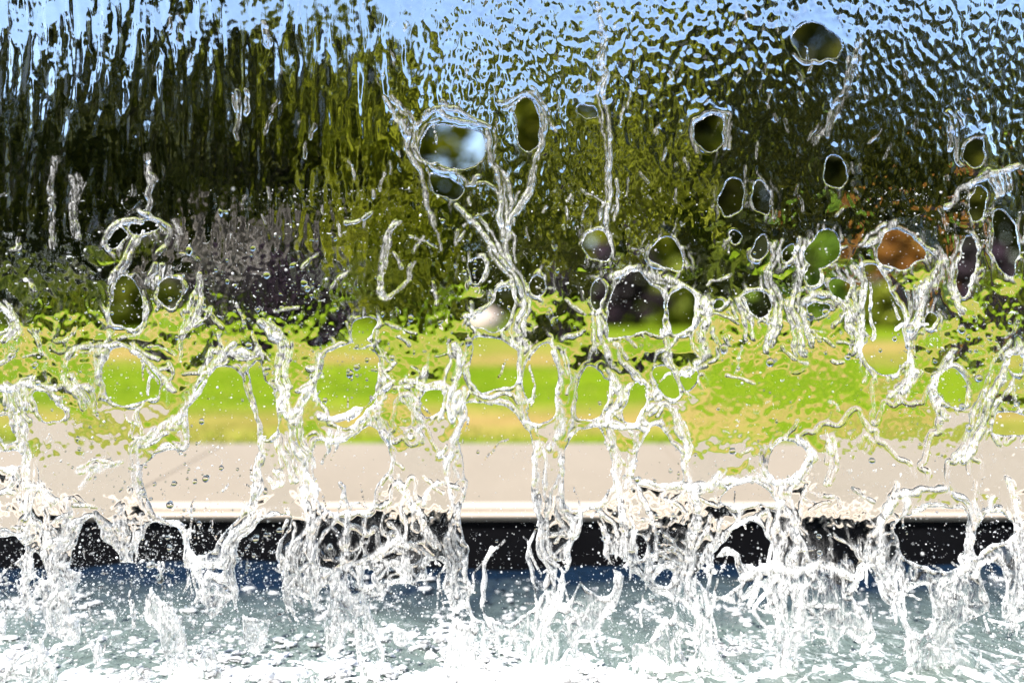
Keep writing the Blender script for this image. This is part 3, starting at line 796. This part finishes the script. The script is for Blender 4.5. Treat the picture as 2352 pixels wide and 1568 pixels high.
# ripples of either face: streaks at upper left, flecks at upper right, broad blotches lower down
wr = ss(820, 1150, UU + 0.25*(VV - 200))
wl = 1 - wr
low = ss(440, 720, VV)
def face(seed):
    a = fnoise((NV, NU), 2.8, 11, seed)*1.7
    b = fnoise((NV, NU), 1.7, 2.6, seed + 1)*0.95
    c = fnoise((NV, NU), 1.8, 2.8, seed + 2)*0.50 + fnoise((NV, NU), 5, 8, seed + 6)*0.22
    e = fnoise((NV, NU), 1.7, 2.0, seed + 3)*0.18
    big = fnoise((NV, NU), 20, 26, seed + 4)*2.2
    patch = 0.55 + 0.45*np.clip(fnoise((NV, NU), 30, 30, seed + 5), -1, 1.4)
    up = a*wl*np.interp(VV, [120, 380], [1.05, .5]) + b*wr*np.interp(VV, [260, 500], [1.35, .6])*(0.5 + 0.55*patch)
    patch = 0.55 + 0.45*np.clip(fnoise((NV, NU), 30, 30, seed + 5), -1, 1.4)
    return up*(1 - low) + c*low*patch*np.interp(VV, [600, 820], [.6, 1]) + e + big*0.3
lim = ss(2, 45, Dc)
knob = fnoise((NV, NU), 1.9, 2.3, 51)
froth = np.clip(np.maximum(Fo*1.0, 0.55*rowf*np.exp(-(np.maximum(Dc - rimw*0.6, 0)/(rimw*0.9))**2)), 0, 1.2)
H = np.maximum(H*(1 + 0.24*knob*np.clip(froth, 0, 1)), 0)
f1 = face(61)*lim*0.95; f2 = face(81)*lim*0.95
f1 = np.clip(f1, -H*0.75, 9); f2 = np.clip(f2, -H*0.75, 9)
PX = YS/FPX                                    # metres per photo px on the sheet
offs = fnoise((NV, NU), 70, 90, 55)*0.010 + fnoise((NV, NU), 22, 30, 56)*0.006*np.interp(VV, [300, 1100, 1590], [.2, 1, 2.0])
froth = froth*np.interp(VV, [-230, 250, 700, 1100, 1590], [.25, .35, .7, 1.0, 1.2]) + 0.6*np.exp(-(vd/2.6)**2)*vein_on + 0.8*np.exp(-(vd2/2.4)**2)*near_rope
aer = fnoise((NV, NU), 16, 24, 57)
froth = np.maximum(froth, ss(1180, 1480, VV)*ss(-0.2, 1.4, aer)*0.4)

# keep the in-frame columns, thin the others
cols = np.array([i for i, u in enumerate(u_all) if -40 < u < 2392 or i % 3 == 0])
sub = lambda A: np.ascontiguousarray(A[:, cols])
D_, H_, f1_, f2_, o_, U_, V_, fo_ = map(sub, (D, H, f1, f2, offs, UU, VV, froth))
# pull boundary samples onto the hole edge
gz, gxx = np.gradient(D)
gz, gxx = sub(gz)/STEP, sub(gxx)/STEP
gn = np.sqrt(gz**2 + gxx**2) + 1e-4
inside = D_ > 0
nb4 = np.zeros_like(inside)
cell = inside[:-1, :-1] & inside[:-1, 1:] & inside[1:, :-1] & inside[1:, 1:]
use = np.zeros_like(inside)
for a in (slice(0, -1), slice(1, None)):
    for b in (slice(0, -1), slice(1, None)):
        use[a, b] |= cell
full = np.ones_like(inside)
fc = np.zeros(inside.shape, int)
for a in (slice(0, -1), slice(1, None)):
    for b in (slice(0, -1), slice(1, None)):
        fc[a, b] += cell
edge = use & (fc < 4)
edge[0, :] = use[0, :]; edge[-1, :] = use[-1, :]; edge[:, 0] = use[:, 0]; edge[:, -1] = use[:, -1]
mv = np.where(edge, np.clip(D_, 0, STEP*1.2), 0)
Um = U_ - mv*gxx/gn; Vm = V_ - mv*gz/gn
Xw = (Um - U0)*PX; Zw = EYE + (V0 - Vm)*PX
yf = YS + o_ - (H_ + f1_)*PX
yb = YS + o_ + (H_ + f2_)*PX
ym = YS + o_
yf = np.where(edge, ym, yf); yb = np.where(edge, ym, yb)
nr, nc = inside.shape
idf = -np.ones((nr, nc), np.int64); idb = idf.copy()
nu = int(use.sum())
idf[use] = np.arange(nu)
inner = use & ~edge
idb[use] = idf[use]
idb[inner] = nu + np.arange(int(inner.sum()))
V = np.vstack([np.stack([Xw[use], yf[use], Zw[use]], -1), np.stack([Xw[inner], yb[inner], Zw[inner]], -1)])
def quads(I):
    return np.stack([I[:-1, :-1], I[1:, :-1], I[1:, 1:], I[:-1, 1:]], -1)[cell]
Ff = quads(idf); Fb = quads(idb)[:, ::-1]
fo = np.concatenate([fo_[use], fo_[inner]])
wf = tag(empty('waterfall', (0, YS, 0)), 'clear falling curtain of water torn into holes, ropes and froth in front of the lawn', 'waterfall')
V[:, 1] -= YS
ws = np_mesh('water_sheet', V, np.vstack([Ff, Fb]), M_WATER, wf, True, {'foam': fo})
ws.visible_shadow = False          # clear water lets the sun through

# ------------------------------------------------------------------ spray, bubbles, splash foam
ico = bmesh.new()
bmesh.ops.create_icosphere(ico, subdivisions=2, radius=1)
IV = np.array([v.co[:] for v in ico.verts]); IF = np.array([[v.index for v in f.verts] for f in ico.faces]); ico.free()
ico = bmesh.new()
bmesh.ops.create_icosphere(ico, subdivisions=1, radius=1)
IV1 = np.array([v.co[:] for v in ico.verts]); IF1 = np.array([[v.index for v in f.verts] for f in ico.faces]); ico.free()

def balls(name, P, R, mat, label, cat, base=(IV, IF), stretch=None, seed=5):
    r = np.random.default_rng(seed)
    bv, bf = base
    n = len(P)
    s = np.ones((n, 3)) if stretch is None else stretch
    wob = 1 + 0.10*r.standard_normal((n, len(bv), 1))
    V = P[:, None, :] + bv[None]*wob*(R[:, None]*s)[:, None, :]
    F = bf[None] + (np.arange(n)*len(bv))[:, None, None]
    return tag(np_mesh(name, V.reshape(-1, 3), F.reshape(-1, 3), mat, None, True), label, cat, kind='stuff')

# drops: thick around the torn part
n = 10000
uu = rng.uniform(-250, 2600, n); vv_ = 480 + 1060*rng.beta(1.8, 1.5, n)
clump = fnoise((60, 90), 3, 3, 77)
ci = np.clip((vv_/1600*59).astype(int), 0, 59); cj = np.clip(((uu + 300)/3000*89).astype(int), 0, 89)
k = rng.random(n) < np.clip(0.12 + 0.55*clump[ci, cj], 0.03, 1)
uu, vv_ = uu[k], vv_[k]; n = len(uu)
yy = YS + rng.normal(0.0, 0.06, n)
P = np.stack([(uu - U0)/FPX*yy, yy, EYE + (V0 - vv_)/FPX*yy], -1)
R = np.clip(rng.lognormal(math.log(0.0012), 0.75, n), 0.0006, 0.0075)
st = np.ones((n, 3)); st[:, 2] = rng.uniform(0.9, 1.5, n)
balls('water_drops', P[P[:, 2] > 0.01], R[P[:, 2] > 0.01], M_DROP, 'clear drops of spray flying off the torn water curtain', 'spray', stretch=st[P[:, 2] > 0.01])
# fine white mist drops, doubling as painted sun glints on the film
n = 46000
uu = rng.uniform(-250, 2600, n); vv_ = np.concatenate([rng.uniform(430, 1180, n//3), 1150 + 400*rng.beta(1.3, 1.2, n - n//3)])
yy = YS + rng.normal(0.06, 0.10, n)
P = np.stack([(uu - U0)/FPX*yy, yy, EYE + (V0 - vv_)/FPX*yy], -1)
ci = np.clip((vv_/1600*59).astype(int), 0, 59); cj = np.clip(((uu + 300)/3000*89).astype(int), 0, 89)
clump2 = 0.6*fnoise((60, 90), 1.6, 2.2, 79) + 0.6*clump
ok = (P[:, 2] > 0.004) & (P[:, 1] < Y_WALL - 0.03) & (rng.random(n) < np.clip(0.5 + 0.5*clump2[ci, cj], 0.2, 1))
R = np.clip(rng.lognormal(math.log(0.0007), 0.6, n), 0.0003, 0.003)
balls('spray_glint_specks', P[ok], R[ok], M_FOAM, 'fine white specks of spray over the black basin wall, with painted sun glints on the film', 'spray', base=(IV1, IF1))
# bubbles and froth floating on the basin
n = 20000
by_ = YS - 0.03 + 0.55*rng.beta(1.0, 2.3, n); bx_ = rng.uniform(-1.7, 1.7, n)
fl = fnoise((60, 200), 1.5, 3.0, 78)
ok = rng.random(n) < np.clip(0.25 + 0.6*fl[np.clip(((by_ - YS)/0.6*59).astype(int), 0, 59), np.clip(((bx_ + 1.8)/3.6*199).astype(int), 0, 199)], 0.03, 1)
bx_, by_ = bx_[ok], by_[ok]; n = len(bx_)
R = np.clip(rng.lognormal(math.log(0.0024), 0.6, n), 0.0009, 0.008)
P = np.stack([bx_, by_, R*0.3], -1)
st = np.ones((n, 3)); st[:, 2] = 0.5; st[:, 0] = rng.uniform(0.9, 2.4, n)
balls('froth_bubbles', P, R, M_FOAM, 'white froth bubbles floating on the basin water', 'froth', base=(IV, IF), stretch=st)

# churned foam mound where the sheet lands
N1, N2 = 900, 130
xs = np.linspace(-1.7, 1.7, N1); ys_ = np.linspace(YS - 0.16, YS + 0.26, N2)
X, Y = np.meshgrid(xs, ys_)
hm = 0.5*fnoise((N2, N1), 10, 8, 201) + 0.6*fnoise((N2, N1), 4, 3.2, 202) + 0.35*fnoise((N2, N1), 1.6, 1.4, 203)
env = np.exp(-((Y - YS - 0.01)/0.085)**2)
along = 0.75 + 0.5*fnoise((N2, N1), 60, 200, 204)
Z = 0.002 + 0.0045*hm + 0.005*env*np.clip(along, 0.1, 2)*(1 + 0.6*hm) - 0.010*(1 - env)
mk = ss(-0.5, 0.5, fnoise((N2, N1), 6, 3.5, 205) + 0.5*fnoise((N2, N1), 2, 1.5, 206))
Z = Z*mk - 0.007*(1 - mk)
idx = np.arange(N1*N2).reshape(N2, N1)
Fq = np.stack([idx[:-1, :-1], idx[:-1, 1:], idx[1:, 1:], idx[1:, :-1]], -1).reshape(-1, 4)
zc = Z.reshape(-1)[Fq].max(1)
V = np.stack([X, Y, Z], -1).reshape(-1, 3)
tag(np_mesh('splash_foam', V, Fq[zc > -0.005], M_FOAM, smooth=True), 'churned white foam on the basin along the foot of the falling water', 'foam', kind='stuff')
